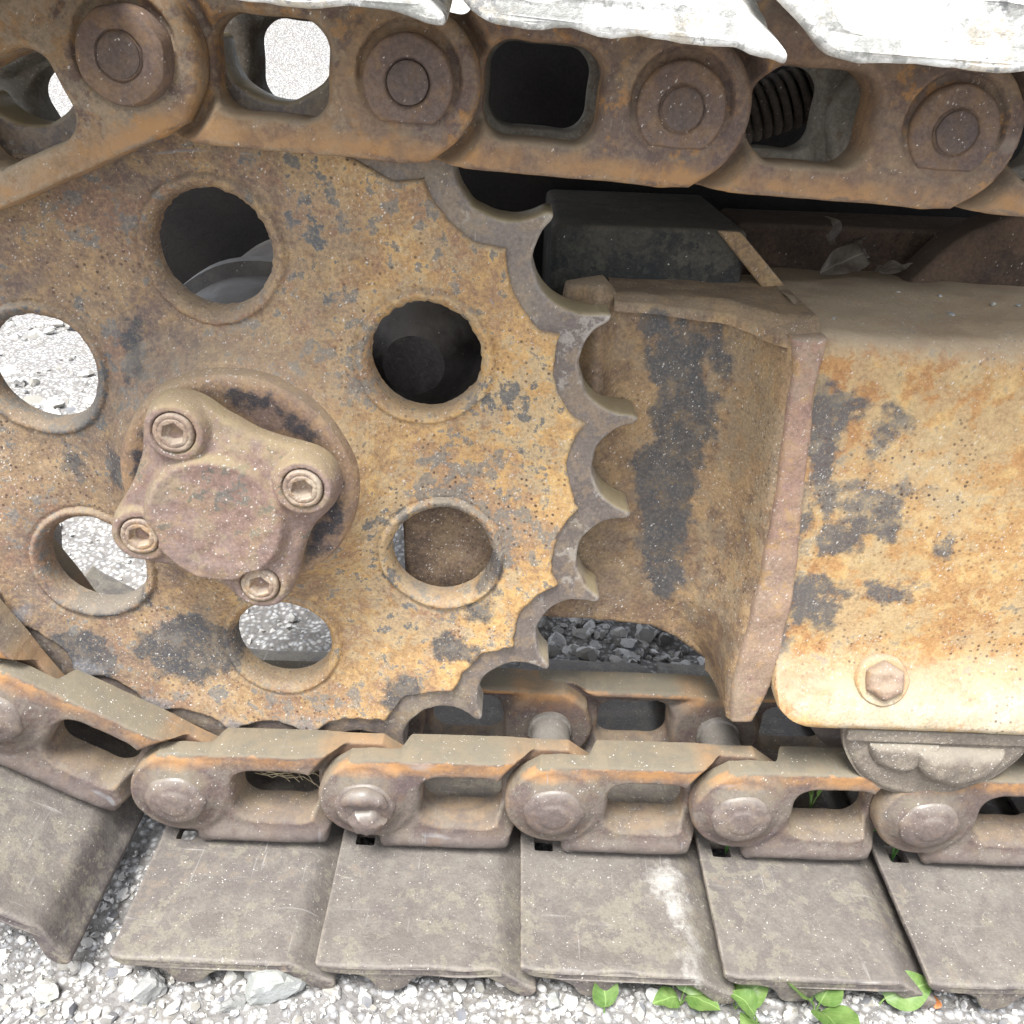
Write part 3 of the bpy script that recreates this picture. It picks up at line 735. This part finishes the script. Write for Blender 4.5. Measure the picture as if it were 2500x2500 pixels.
# ------------------------------------------------------------------ track frame at right
def build_frame():
    root = tag(empty('crawler_beam', (.5, 1.0, -.75)), 'rusty yellow side beam of the crawler with dark paint patches and a pale lower lip', 'track frame')
    prof = round_poly([(1.40, -.262), (1.15, -.246), (1.02, -.250), (.968, -.262), (.952, -.285), (.950, -.45), (.950, -.60), (.949, -.665), (.938, -.692), (.920, -.712), (.910, -.733), (.908, -.752), (.915, -.762), (.940, -.765), (1.02, -.764), (1.30, -.764)], .02, 5)
    # drop the closing corners (open profile)
    prof = prof[3:-3]
    out = [prof[0]]
    for a, b in zip(prof[:-1], prof[1:]):
        m = max(1, int(np.linalg.norm(b - a) / .006))
        for t in range(1, m + 1): out.append(a + (b - a) * t / m)
    prof = np.array(out)
    zz = np.array([-.20, -.262, -.30, -.45, -.575, -.685, -.71, -.73, -.745, -.757, -.766]); xx = np.array([.322, .326, .330, .342, .356, .354, .353, .357, .372, .396, .436])
    T = np.linspace(0, 1, 130) ** 1.15
    Pm = np.zeros((len(prof), len(T), 3))
    for i, (y, z) in enumerate(prof):
        xl = np.interp(z, zz[::-1], xx[::-1]) if y < 1.0 or z > -.5 else .452
        X = xl + (1.0 - xl) * T
        Pm[i, :, 0] = X; Pm[i, :, 1] = y; Pm[i, :, 2] = z
    X, Y, Z = Pm[..., 0].copy(), Pm[..., 1].copy(), Pm[..., 2].copy()
    top = sm(-.29, -.262, Z)
    dip = .010 * np.exp(-((X - .47) / .10) ** 2 - ((Y - 1.03) / .06) ** 2)
    Pm[..., 1] += (1 - top) * (.0014 * fbm(X, Z, 9, 5) + .0005 * vnoise(X, Z, 60, 3)) + top * .004 * vnoise(X, Y, 14, 2)
    Pm[..., 2] += top * (.0018 * fbm(X, Y, 16, 6) - dip)
    # left end wraps back a little so the beam has an end
    left = Pm[:, :1, :].copy(); left2 = left.copy(); left2[..., 1] = np.maximum(left2[..., 1], .985); left[..., 1] += .004; left[..., 0] -= .002
    Pm = np.concatenate([left2, left, Pm], 1)
    obj('side_beam', grid_mesh('side_beam', Pm, sharp=60), M['frame'], root, loc=(-.5, -1.0, .75))
    # bracket: strip facing us + cove back to the guide plate
    zs = np.linspace(-.262, -.786, 110)
    Pm = []
    for z in zs:
        xL = np.interp(z, [-.786, -.765, -.73, -.70, -.569, -.45, -.30, -.262], [.309, .305, .302, .303, .312, .309, .303, .300])
        xR = np.interp(z, [-.786, -.765, -.73, -.70, -.575, -.45, -.30, -.262], [.338, .342, .347, .354, .357, .345, .334, .330])
        c = max(0, min(1, (z + .76) / .10))                        # the cove fades out into the spike
        w = .012 + .078 * c
        row = [(xL - w, 1.062), (xL - w * .75, 1.058), (xL - w * .5, 1.045), (xL - w * .3, 1.026), (xL - w * .16, 1.0), (xL - w * .08, .975), (xL - .003, .962), (xL, .957), (xL + .004, .9535), (xL + .012, .952)]
        for t in np.linspace(.15, 1, 8): row.append((xL + .012 + (xR - xL - .012) * t, .952))
        row += [(xR + .003, .957), (xR + .004, .99), (xR + .004, 1.06)]
        Pm.append([(a, b, z) for a, b in row])
    Pm = np.array(Pm)
    Pm[..., 1] += .0014 * fbm(Pm[..., 0], Pm[..., 2], 18, 8)
    Pm[..., 0] += .0012 * fbm(Pm[..., 1] * .5, Pm[..., 2], 22, 9)
    br = obj('end_bracket', grid_mesh('end_bracket', Pm, sharp=75, flip=True), M['guide'], root, loc=(-.5, -1.0, .75))
    # weld-edge strip proud of the bracket
    pts = [(.302, -.264), (.336, -.264), (.334, -.32), (.346, -.45), (.357, -.575), (.356, -.690), (.350, -.735), (.338, -.782), (.312, -.783), (.3065, -.73), (.316, -.569), (.316, -.45), (.309, -.30)]
    def sd(X, Z): return s_poly(X, Z, pts) - .002 + .0014 * vnoise(X, Z, 30, 3)
    def hh(X, Z, D): return edge_round(D, .006) + .0016 * fbm(X, Z, 28, 6)
    obj('edge_strip', relief('edge_strip', sd, hh, (.29, .40, -.80, -.25), .0022, .02), M['strip'], root, loc=(-.5, -.055, .75))
    # guide plate behind the teeth
    gp = [(.066, -.246), (.105, -.238), (.128, -.262), (.16, -.262), (.26, -.266), (.30, -.270), (.306, -.785), (.296, -.765), (.25, -.728), (.212, -.711), (.174, -.706), (.04, -.698), (-.04, -.70), (-.128, -.66), (-.134, -.53), (-.06, -.47), (.02, -.40), (.055, -.32)]
    def sd2(X, Z): return s_poly(X, Z, gp) - .003 + .0016 * vnoise(X, Z, 24, 4)
    def hh2(X, Z, D):
        rib = .024 * np.exp(-((X - .098 - .06 * (-.25 - Z)) / .016) ** 2) * sm(-.50, -.36, Z)   # rolled upright next to the teeth
        return edge_round(D, .006) + .0022 * fbm(X, Z, 14, 2) + .0006 * vnoise(X, Z, 90, 4) + rib
    obj('guide_plate', relief('guide_plate', sd2, hh2, (-.15, .315, -.80, -.22), .003, .03), M['guide'], root, loc=(-.5, .06, .75))
    # rolled top edge of guide / flat cap running into the beam top
    gx, gy = np.meshgrid(np.linspace(.118, .337, 70), np.linspace(0, 1, 40))
    yf = np.interp(gx, [.118, .20, .235, .27, .295, .352], [1.040, 1.044, 1.030, .995, .955, .951])
    yb = yf + (1.19 - yf) * gy ** 1.3
    zf = np.interp(gx, [.118, .25, .30, .352], [-.255, -.262, -.266, -.268])
    zb = zf + (-.2485 - zf) * sm(0, .28, gy) - .010 * sm(.05, 0, gy) + .0018 * fbm(gx, yb, 20, 3)
    Pm = np.stack([gx, yb, zb], -1)
    obj('top_cap', grid_mesh('top_cap', Pm, sharp=70), M['guide'], root, loc=(-.5, -1.0, .75))
    # hex bolt on the lip
    hexp = [(.0225 * math.cos(PI / 6 + i * PI / 3), .0225 * math.sin(PI / 6 + i * PI / 3)) for i in range(6)]
    def sd3(X, Z): return s_poly(X, Z, hexp) - .0035 + .0012 * vnoise(X, Z, 60, 5)
    def hh3(X, Z, D): return .014 + edge_round(D, .011) + .0016 * fbm(X, Z, 50, 2) - .004 * sm(.014, .0, np.hypot(X, Z))
    b = obj('frame_bolt', relief('frame_bolt', sd3, hh3, (-.03, .03, -.03, .03), .0014, .03), M['strip'], root, loc=(.486 - .5, .926 - 1.0, -.692 + .75), rot=(math.radians(-28), 0, 0))
    obj('bolt_washer', lathe_y('bolt_washer', [(.02, .034), (.0, .034), (-.003, .032), (-.004, .028), (-.003, .020)], 36, wob=.03), M['frame'], b, loc=(0, 0.004, 0))
    # flat bar under the lip that carries the rollers
    obj('roller_bracket', box_me('roller_bracket', .455, 1.0, .918, 1.15, -.786, -.7665, .005), M['roller'], root, loc=(-.5, -1.0, .75))
    return root
build_frame()

def build_roller():
    root = tag(empty('track_roller', (.578, .944, -.757)), 'grey dusty bottom roller hanging under the frame lip on the lower chain', 'roller')
    def sd0(X, Z): return np.maximum(s_circle(X, Z, 0, 0, .128), Z + .014) + .0012 * vnoise(X, Z, 30, 4)
    def hh0(X, Z, D): return .022 + edge_round(D, .014) + .0012 * fbm(X, Z, 24, 9)
    obj('end_collar', relief('end_collar', sd0, hh0, (-.135, .135, -.135, .0), .0022, -.0165), M['roller'], root)
    prof = [(.006, .02), (.0065, .088), (.013, .090), (.060, .094), (.064, .100), (.066, .150), (.071, .157), (.088, .157), (.094, .150), (.1, .06)]
    obj('roller_body', lathe_y('roller_body', prof, 72, wob=.006), M['link_lo'], root)
    def sd(X, Z): return np.maximum(s_circle(X, Z, .028, -.036, .060), Z + .034) + .001 * vnoise(X, Z, 40, 3)
    def hh(X, Z, D): return .018 + edge_round(D, .020) + .0016 * fbm(X, Z, 30, 5)
    obj('shaft_end', relief('shaft_end', sd, hh, (-.05, .10, -.11, 0), .002, .02), M['roller'], root, loc=(0, -.022, 0))
    def sd2(X, Z): return np.maximum(s_circle(X, Z, -.045, -.03, .048), Z + .03) + .001 * vnoise(X, Z, 40, 8)
    def hh2(X, Z, D): return .009 + edge_round(D, .014) + .0016 * fbm(X, Z, 30, 6)
    obj('collar_lug', relief('collar_lug', sd2, hh2, (-.11, .02, -.09, 0), .002, .02), M['roller'], root, loc=(0, -.022, 0))
    return root
build_roller()
# next roller's bracket end at the right edge
r2 = tag(empty('track_roller', (.86, .944, -.757)), 'second bottom roller at the right edge, mostly out of frame', 'roller')
for o in list(COL.objects):
    if o.parent and o.parent.name == 'track_roller':
        c = o.copy(); COL.objects.link(c); c.parent = r2

# ------------------------------------------------------------------ machine behind the track
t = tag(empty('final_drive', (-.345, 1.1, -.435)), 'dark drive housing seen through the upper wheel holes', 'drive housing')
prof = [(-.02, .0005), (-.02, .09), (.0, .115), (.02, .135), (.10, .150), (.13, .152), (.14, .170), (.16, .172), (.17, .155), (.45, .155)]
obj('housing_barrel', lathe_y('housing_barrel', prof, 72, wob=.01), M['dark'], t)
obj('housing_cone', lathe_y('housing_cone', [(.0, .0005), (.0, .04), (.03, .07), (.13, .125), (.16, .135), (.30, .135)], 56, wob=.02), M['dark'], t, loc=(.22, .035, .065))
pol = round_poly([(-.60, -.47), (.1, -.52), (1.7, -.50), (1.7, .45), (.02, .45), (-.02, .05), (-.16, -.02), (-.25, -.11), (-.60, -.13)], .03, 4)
ch = tag(obj('chassis_frame', sweep_y('chassis_frame', resample(pol, .06), [1.52, 1.60, 1.72], .01), M['shade_black']), 'dark chassis behind the track, seen in the gap under the upper chain', 'chassis')
dk = obj('shade_deck', box_me('shade_deck', -.16, 2.2, 1.14, 2.6, .42, .60, .02), M['shade_black'], ch)  # unseen machine overhang, added to block the sky and darken the interior
# under-chain stiffener, slanted flat bar and dark box (upper gap)
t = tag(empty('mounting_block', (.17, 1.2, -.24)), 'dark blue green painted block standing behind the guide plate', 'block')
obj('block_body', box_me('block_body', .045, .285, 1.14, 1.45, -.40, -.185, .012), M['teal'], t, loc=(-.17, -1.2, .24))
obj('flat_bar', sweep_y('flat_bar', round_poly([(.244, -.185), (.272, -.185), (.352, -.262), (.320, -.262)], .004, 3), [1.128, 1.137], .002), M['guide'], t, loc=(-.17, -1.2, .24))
t = tag(empty('inner_rail', (.6, 1.3, -.3)), 'dark rusty inner beam running behind the frame top', 'beam')
obj('beam_body', box_me('beam_body', .30, 1.6, 1.27, 1.40, -.50, -.196, .01), M['darkrust'], t, loc=(-.6, -1.3, .3))
obj('gusset', sweep_y('gusset', round_poly([(.50, -.262), (1.2, -.262), (1.2, -.02), (.70, -.12), (.56, -.19)], .02, 4), [1.18, 1.24], .006), M['darkrust'], t, loc=(-.6, -1.3, .3))
# recoil spring seen in the slot
th = np.linspace(0, 2 * PI * 21, 760)
pts = np.c_[.031 * np.cos(th), .031 * np.sin(th), (th / th[-1] - .5) * .26]
me = tube('recoil_spring', pts, .0050, 8)
tag(obj('recoil_spring', me, M['spring'], loc=(.365, 1.23, -.030), rot=(0, math.radians(70), 0)), 'dark coil spring seen through a slot of the upper chain', 'spring')

# ------------------------------------------------------------------ ground
def ground_h(x, y):
    n = .006 * fbm(x, y, 9, 31) + .0035 * fbm(x, y, 40, 32) + .012 * fbm(x, y, 2.1, 33)
    pile = .10 * np.exp(-((x - .35) / .7) ** 2 - ((y - 2.1) / .45) ** 2)
    bright_heap = 3.4 * np.exp(-((x + 4.0) / 3.2) ** 2 - ((y - 11.5) / 3.0) ** 2)  # added sunlit mound, makes the upper link slots read white
    return -1.090 + n * np.where(y > 1.42, 1.6, 1.0) + pile * sm(1.5, 2.0, y) + bright_heap
def warp(n, lo, hi, f0, f1, share=.7):
    k = int(n * share); a = np.linspace(f0, f1, k)
    l = f0 - (f0 - lo) * np.linspace(1, 0, (n - k) // 2 + 1)[:-1] ** 3; r = f1 + (hi - f1) * np.linspace(0, 1, (n - k) // 2 + 1)[1:] ** 3
    return np.r_[l, a, r]
gx = warp(420, -120, 120, -1.1, 1.0, .75); gy = warp(520, -60, 240, .55, 3.2, .70)
GX, GY = np.meshgrid(gx, gy)
far = np.clip(1.6 - np.maximum(np.abs(GX) - 8, 0) / 6 - np.maximum(GY - 16, 0) / 8, .0, 1)
GZ = np.where(far > 0, ground_h(GX, GY), -1.09); GZ = -1.09 + (GZ + 1.09) * far
gnd = obj('ground', grid_mesh('ground', np.stack([GX, GY, GZ], -1), sharp=0), M['ground'])
tag(gnd, kind='structure')

import bmesh
def ico(sub=2):
    bm = bmesh.new(); bmesh.ops.create_icosphere(bm, subdivisions=sub, radius=1)
    V = np.array([v.co[:] for v in bm.verts]); F = np.array([[v.index for v in f.verts] for f in bm.faces]); bm.free()
    return V, F
IV, IF = ico(2); IV1, IF1 = ico(1); IV3, IF3 = ico(3)
def stone_verts(V, sx, sy, sz, seed, rough=.22):
    r = np.random.default_rng(seed)
    d = np.ones(len(V))
    for k in range(8):                                             # flat chipped sides
        n = r.normal(size=3); n /= np.linalg.norm(n)
        c = V @ n; lim = r.uniform(.48, .82)
        d = np.minimum(d, np.where(c > 1e-3, lim / np.maximum(c, 1e-3), 9))
    d = np.minimum(d, 1.0)
    d *= 1 + rough * .5 * vnoise(V[:, 0] * 2 + seed, V[:, 1] * 2 + V[:, 2] * 1.7, 1.3, seed % 97)
    W = V * d[:, None] * np.array([sx, sy, sz])
    q = r.normal(size=4); q /= np.linalg.norm(q)
    R = np.array(Matrix.Rotation(r.uniform(0, 6.28), 3, 'Z') @ Matrix.Rotation(r.uniform(-.4, .4), 3, 'X'))
    return W @ R.T
# gravel: far too many pebbles to count
VV = []; FF = []; off = 0
protos = [(stone_verts(IV1, 1, r_, h_, 100 + i), IF1) for i, (r_, h_) in enumerate([(.9, .7), (.7, .6), (.8, .9), (1, .6), (.6, .8), (.9, .8)])]
protos2 = [(stone_verts(IV, 1, r_, h_, 200 + i), IF) for i, (r_, h_) in enumerate([(.9, .7), (.75, .65), (.8, .85), (1, .6)])]
def scatter(n, xr, yr, smin_, smax_, pw, pr_):
    global off
    for i in range(n):
        x = rng.uniform(*xr); y = rng.uniform(*yr); s_ = smin_ + (smax_ - smin_) * rng.random() ** pw
        v, f = pr_[rng.integers(len(pr_))]
        a = rng.uniform(0, 6.28); ca, sa = math.cos(a), math.sin(a)
        w = v * s_; w = np.c_[w[:, 0] * ca - w[:, 1] * sa, w[:, 0] * sa + w[:, 1] * ca, w[:, 2]]
        z = float(ground_h(np.array([x]), np.array([y]))[0])
        VV.append(w + np.array([x, y, z + s_ * rng.uniform(-.1, .45)])); FF.append(f + off); off += len(w)
scatter(9000, (-.72, .80), (.62, .98), .0010, .0062, 2.8, protos)
scatter(900, (-.72, .80), (.64, .98), .005, .015, 2.0, protos2)
scatter(3200, (-1.7, .9), (1.42, 3.4), .004, .016, 2.6, protos)
scatter(900, (-.2, .75), (1.46, 2.3), .010, .028, 1.8, protos2)
scatter(700, (-2.6, -.55), (1.9, 5.2), .012, .05, 2.6, protos2)
gr = obj('gravel', mesh_np('gravel', np.vstack(VV), np.vstack(FF), angle=18), M['stone'])
tag(gr, 'loose pale gravel spread over the ground around the track', 'gravel', kind='stuff')

def rock(x, y, s_, sy, sz, seed, label, lift=.62, zz=None):
    me = mesh_np('rock', stone_verts(IV3, s_, s_ * sy, s_ * sz, seed, .3), IF3, angle=16)
    z = float(ground_h(np.array([x]), np.array([y]))[0]) if zz is None else zz
    return tag(obj('rock', me, M['rock%d' % (seed % 3)], loc=(x, y, z + s_ * sz * lift)), label, 'rock', 'larger stones in the gravel')
def rock_mat(i, a, b):
    s = NB('pale_stone')
    n = s.noise(40, 7, .7, 40 + i); n2 = s.noise(170, 4, .7, 41 + i)
    col = s.mix(s.ramp(n, .35, .65), a, b); col = s.mix(s.ramp(n2, .56, .7, 0, .6), col, (.2, .2, .2))
    M['rock%d' % i] = s.finish(col, .9, s.add(n, s.mul(n2, .5)), .6, .004, spec=.15)
rock_mat(0, (.36, .37, .36), (.27, .275, .245)); rock_mat(1, (.22, .22, .21), (.32, .315, .30)); rock_mat(2, (.33, .315, .27), (.42, .41, .39))
rock(-.272, .752, .042, .75, .70, 300, 'largest pale square stone in the gravel in front of the tracks')
rock(-.425, .745, .027, .9, .7, 301, 'speckled grey stone left of the largest pale stone')
rock(-.330, .772, .020, .8, .8, 302, 'small pale stone between the speckled stone and the largest stone, under the shoe edge')
rock(-.318, .730, .018, .9, .7, 304, 'small white stone just in front of the largest pale stone')
rock(-.555, .735, .018, .8, .7, 305, 'buff stone by the bottom left corner below the lifted shoe')
rock(.085, .748, .016, .8, .6, 303, 'white pebble left of the upright green leaf')
rock(-.175, 1.10, .034, .8, 1.1, 310, 'dark grey stone lodged behind the wheel, seen through the right hand lower hole', lift=0, zz=-.575)
rock(-.290, 1.62, .034, .9, .8, 306, 'grey stone on the ground seen through the bottom wheel hole')

# ------------------------------------------------------------------ plants
def leaf_mesh(l, w, curl, seed, crumple=.0035):
    n, m = 14, 7
    u = np.linspace(0, 1, n); v = np.linspace(-1, 1, m)
    U, Vv = np.meshgrid(u, v, indexing='ij')
    wd = w * np.sin(PI * np.clip(U, .02, 1) ** .8) ** .75 * (1 - .25 * U)
    x = U * l; y = Vv * wd
    z = curl * l * (U - U ** 2) * 1.2 + .25 * wd * np.abs(Vv) ** 1.4 + crumple * fbm(x * 1.0, y, 45, seed) - .25 * l * curl * U ** 2
    return grid_mesh('leaf', np.stack([x, y, z], -1), sharp=0)
def weed(x, y, leaves, label, mat='leaf', z=None):
    z = float(ground_h(np.array([x]), np.array([y]))[0]) if z is None else z
    root = tag(empty('weed', (x, y, z)), label, 'weed', 'green weeds under the tracks')
    for (l, w, az, el, h, tw) in leaves:
        if y < .9: l *= 1.45; w *= 2.0; h *= 1.2
        az = math.radians(az); el = math.radians(el)
        d = np.array([math.cos(az), math.sin(az)]) * .006
        st = tube('stem', [(0, 0, -.004), (d[0] * .5, d[1] * .5, h * .6), (d[0], d[1], h)], .0012, 6)
        so = obj('stem', st, M[mat], root)
        obj('leaf', leaf_mesh(l, w, .35, int(x * 999) % 50), M[mat], root, loc=(d[0], d[1], h), rot=(math.radians(tw), -el, az))
weed(.150, .738, [(.038, .0105, 100, 60, .006, 10)], 'single upright glossy green leaf in the gravel below the shiny pin link')
weed(.250, .757, [(.040, .017, 60, 25, .014, 10), (.030, .012, -20, 10, .012, -10), (.026, .009, 200, 20, .01, 0)], 'dark green weed with a pale leaf under the right corner of the white splashed shoe')
weed(.322, .757, [(.034, .011, 20, 40, .010, 15), (.024, .009, 110, 40, .008, 0)], 'small bright weed between two shoes at the bottom')
weed(.345, .733, [(.036, .016, 250, 15, .010, -10), (.028, .010, 150, 30, .012, 0)], 'yellow green weed lowest in the photo, nearest the viewer')
weed(.420, .745, [(.046, .018, 150, 20, .016, 20), (.042, .018, 290, 12, .014, -15), (.030, .012, 40, 35, .014, 0)], 'broad leaved weed in front of the fourth shoe, two big leaves')
weed(.505, .757, [(.046, .013, 10, 18, .012, 25)], 'bright narrow leaf lying out from under the shoe edge by the orange leaf')
for (x, y, l) in ((.468, 1.0, 'green leaf tip seen inside a slot of the lower chain'), (.341, .956, 'dark weed in the gap left of the fourth shoe foot'), (.584, .953, 'dark weed in the gap left of the right hand shoe foot')):
    weed(x, y, [(.06, .016, 80, 60, .03, 10), (.05, .014, 190, 45, .03, 0), (.055, .015, -30, 50, .03, -10), (.05, .015, 130, 70, .05, 0)], l, 'leaf_dark' if 'dark' in l else 'leaf', z=-1.03 if y < 1 else -.985)
o = obj('fallen_leaf', leaf_mesh(.020, .008, .3, 3), M['orange_leaf'], loc=(.575, .752, -1.078), rot=(.3, -.3, 1.2))
tag(o, 'small orange leaf on the ground by the corner of the fourth shoe', 'leaf', 'fallen leaves')
for i, (x, y, z, l, w, rot, lab) in enumerate(((.395, 1.165, -.232, .075, .022, (.9, -.2, .4), 'largest curled grey dead leaf on the beam top'),
        (.44, 1.18, -.228, .05, .016, (-.7, -.7, 1.2), 'upright dead leaf behind the largest one'), (.455, 1.155, -.237, .045, .012, (.4, -.3, -.3), 'narrow dead leaf right of the largest one'),
        (.41, 1.19, -.215, .05, .016, (1.2, -.9, 1.9), 'tallest dead leaf, leaning on the inner beam'))):
    tag(obj('dead_leaf', leaf_mesh(l, w, .5, i, .011), M['deadleaf'], loc=(x, y, z), rot=rot), lab, 'leaf', 'fallen leaves')
ms = []
for i in range(46):
    a = rng.uniform(-.03, .03); x0 = -.31 + rng.uniform(-.015, .05); z0 = -.935 + rng.uniform(-.008, .03); y0 = 1.0 + rng.uniform(-.03, .03)
    L = rng.uniform(.03, .07); b = rng.normal(scale=.3)
    pts = [(x0 - L / 2, y0, z0), (x0 - L / 6, y0 + rng.uniform(-.01, .01), z0 + .01 * b), (x0 + L / 5, y0 + a * .3, z0 + .012 * b + rng.uniform(-.006, .006)), (x0 + L / 2, y0 + a, z0 + .02 * b)]
    ms.append(tube('s', pts, .0007, 5))
tag(obj('straw', join_np('straw', ms), M['straw']), 'tuft of dry straw stuck in the slot of the chain link below the wheel', 'straw', kind='stuff')
for i in range(9):
    x = rng.uniform(.36, .72); y = rng.uniform(.985, 1.13); s_ = rng.uniform(.003, .0055)
    me = mesh_np('pebble', stone_verts(IV, s_, s_ * .8, s_ * .7, 400 + i), IF, angle=40)
    tag(obj('pebble', me, M['rock%d' % (i % 3)], loc=(x, y, -.248 + (-.008 if y < 1.05 else 0))), 'tiny pale pebble lying on the dusty top of the frame', 'pebble', 'pebbles on the frame top')

# ------------------------------------------------------------------ camera
f_px, th, ro, ya = 905.25, .4713, .04, .009
r0 = Vector((math.cos(ya), -math.sin(ya), 0))
f0 = Vector((math.sin(ya) * math.cos(th), math.cos(ya) * math.cos(th), -math.sin(th)))
d0 = Vector((-math.sin(ya) * math.sin(th), -math.cos(ya) * math.sin(th), -math.cos(th)))
R = r0 * math.cos(ro) - d0 * math.sin(ro); Dn = r0 * math.sin(ro) + d0 * math.cos(ro)
cam = bpy.data.cameras.new('camera'); cam.sensor_width = 36; cam.lens = f_px / 1024 * 36
cam.clip_start = .02; cam.clip_end = 1000
co = bpy.data.objects.new('camera', cam); COL.objects.link(co)
co.matrix_world = Matrix(((R.x, -Dn.x, -f0.x, 0), (R.y, -Dn.y, -f0.y, 0), (R.z, -Dn.z, -f0.z, 0), (0, 0, 0, 1)))
scene.camera = co

# ------------------------------------------------------------------ light: bright overcast
w = bpy.data.worlds.new('World'); scene.world = w; w.use_nodes = True
nt = w.node_tree; nt.nodes.clear()
sky = nt.nodes.new('ShaderNodeTexSky'); sky.sky_type = 'NISHITA'; sky.sun_disc = False
EL, AZ = math.radians(66), math.radians(203)        # azimuth clockwise from +Y (north): behind the camera, a little left
sky.sun_elevation = EL; sky.sun_rotation = AZ; sky.dust_density = 1.5; sky.air_density = 1.0
hs = nt.nodes.new('ShaderNodeHueSaturation'); hs.inputs['Saturation'].default_value = .30
bg = nt.nodes.new('ShaderNodeBackground'); bg.inputs['Strength'].default_value = .125
ow = nt.nodes.new('ShaderNodeOutputWorld')
nt.links.new(sky.outputs[0], hs.inputs['Color']); nt.links.new(hs.outputs[0], bg.inputs[0]); nt.links.new(bg.outputs[0], ow.inputs[0])
sl = bpy.data.lights.new('sun', 'SUN'); sl.energy = 2.3; sl.angle = math.radians(24); sl.color = (1, .985, .965)
so = bpy.data.objects.new('sun', sl); COL.objects.link(so)
sd_ = Vector((math.sin(AZ) * math.cos(EL), math.cos(AZ) * math.cos(EL), math.sin(EL)))
so.rotation_euler = sd_.to_track_quat('Z', 'Y').to_euler()
vs = scene.view_settings; vs.view_transform = 'Standard'; vs.look = 'None'; vs.gamma = 1; vs.use_curve_mapping = False
vs.exposure = 1.75
cy = scene.cycles; cy.max_bounces = 6; cy.diffuse_bounces = 3; cy.glossy_bounces = 2; cy.transmission_bounces = 2
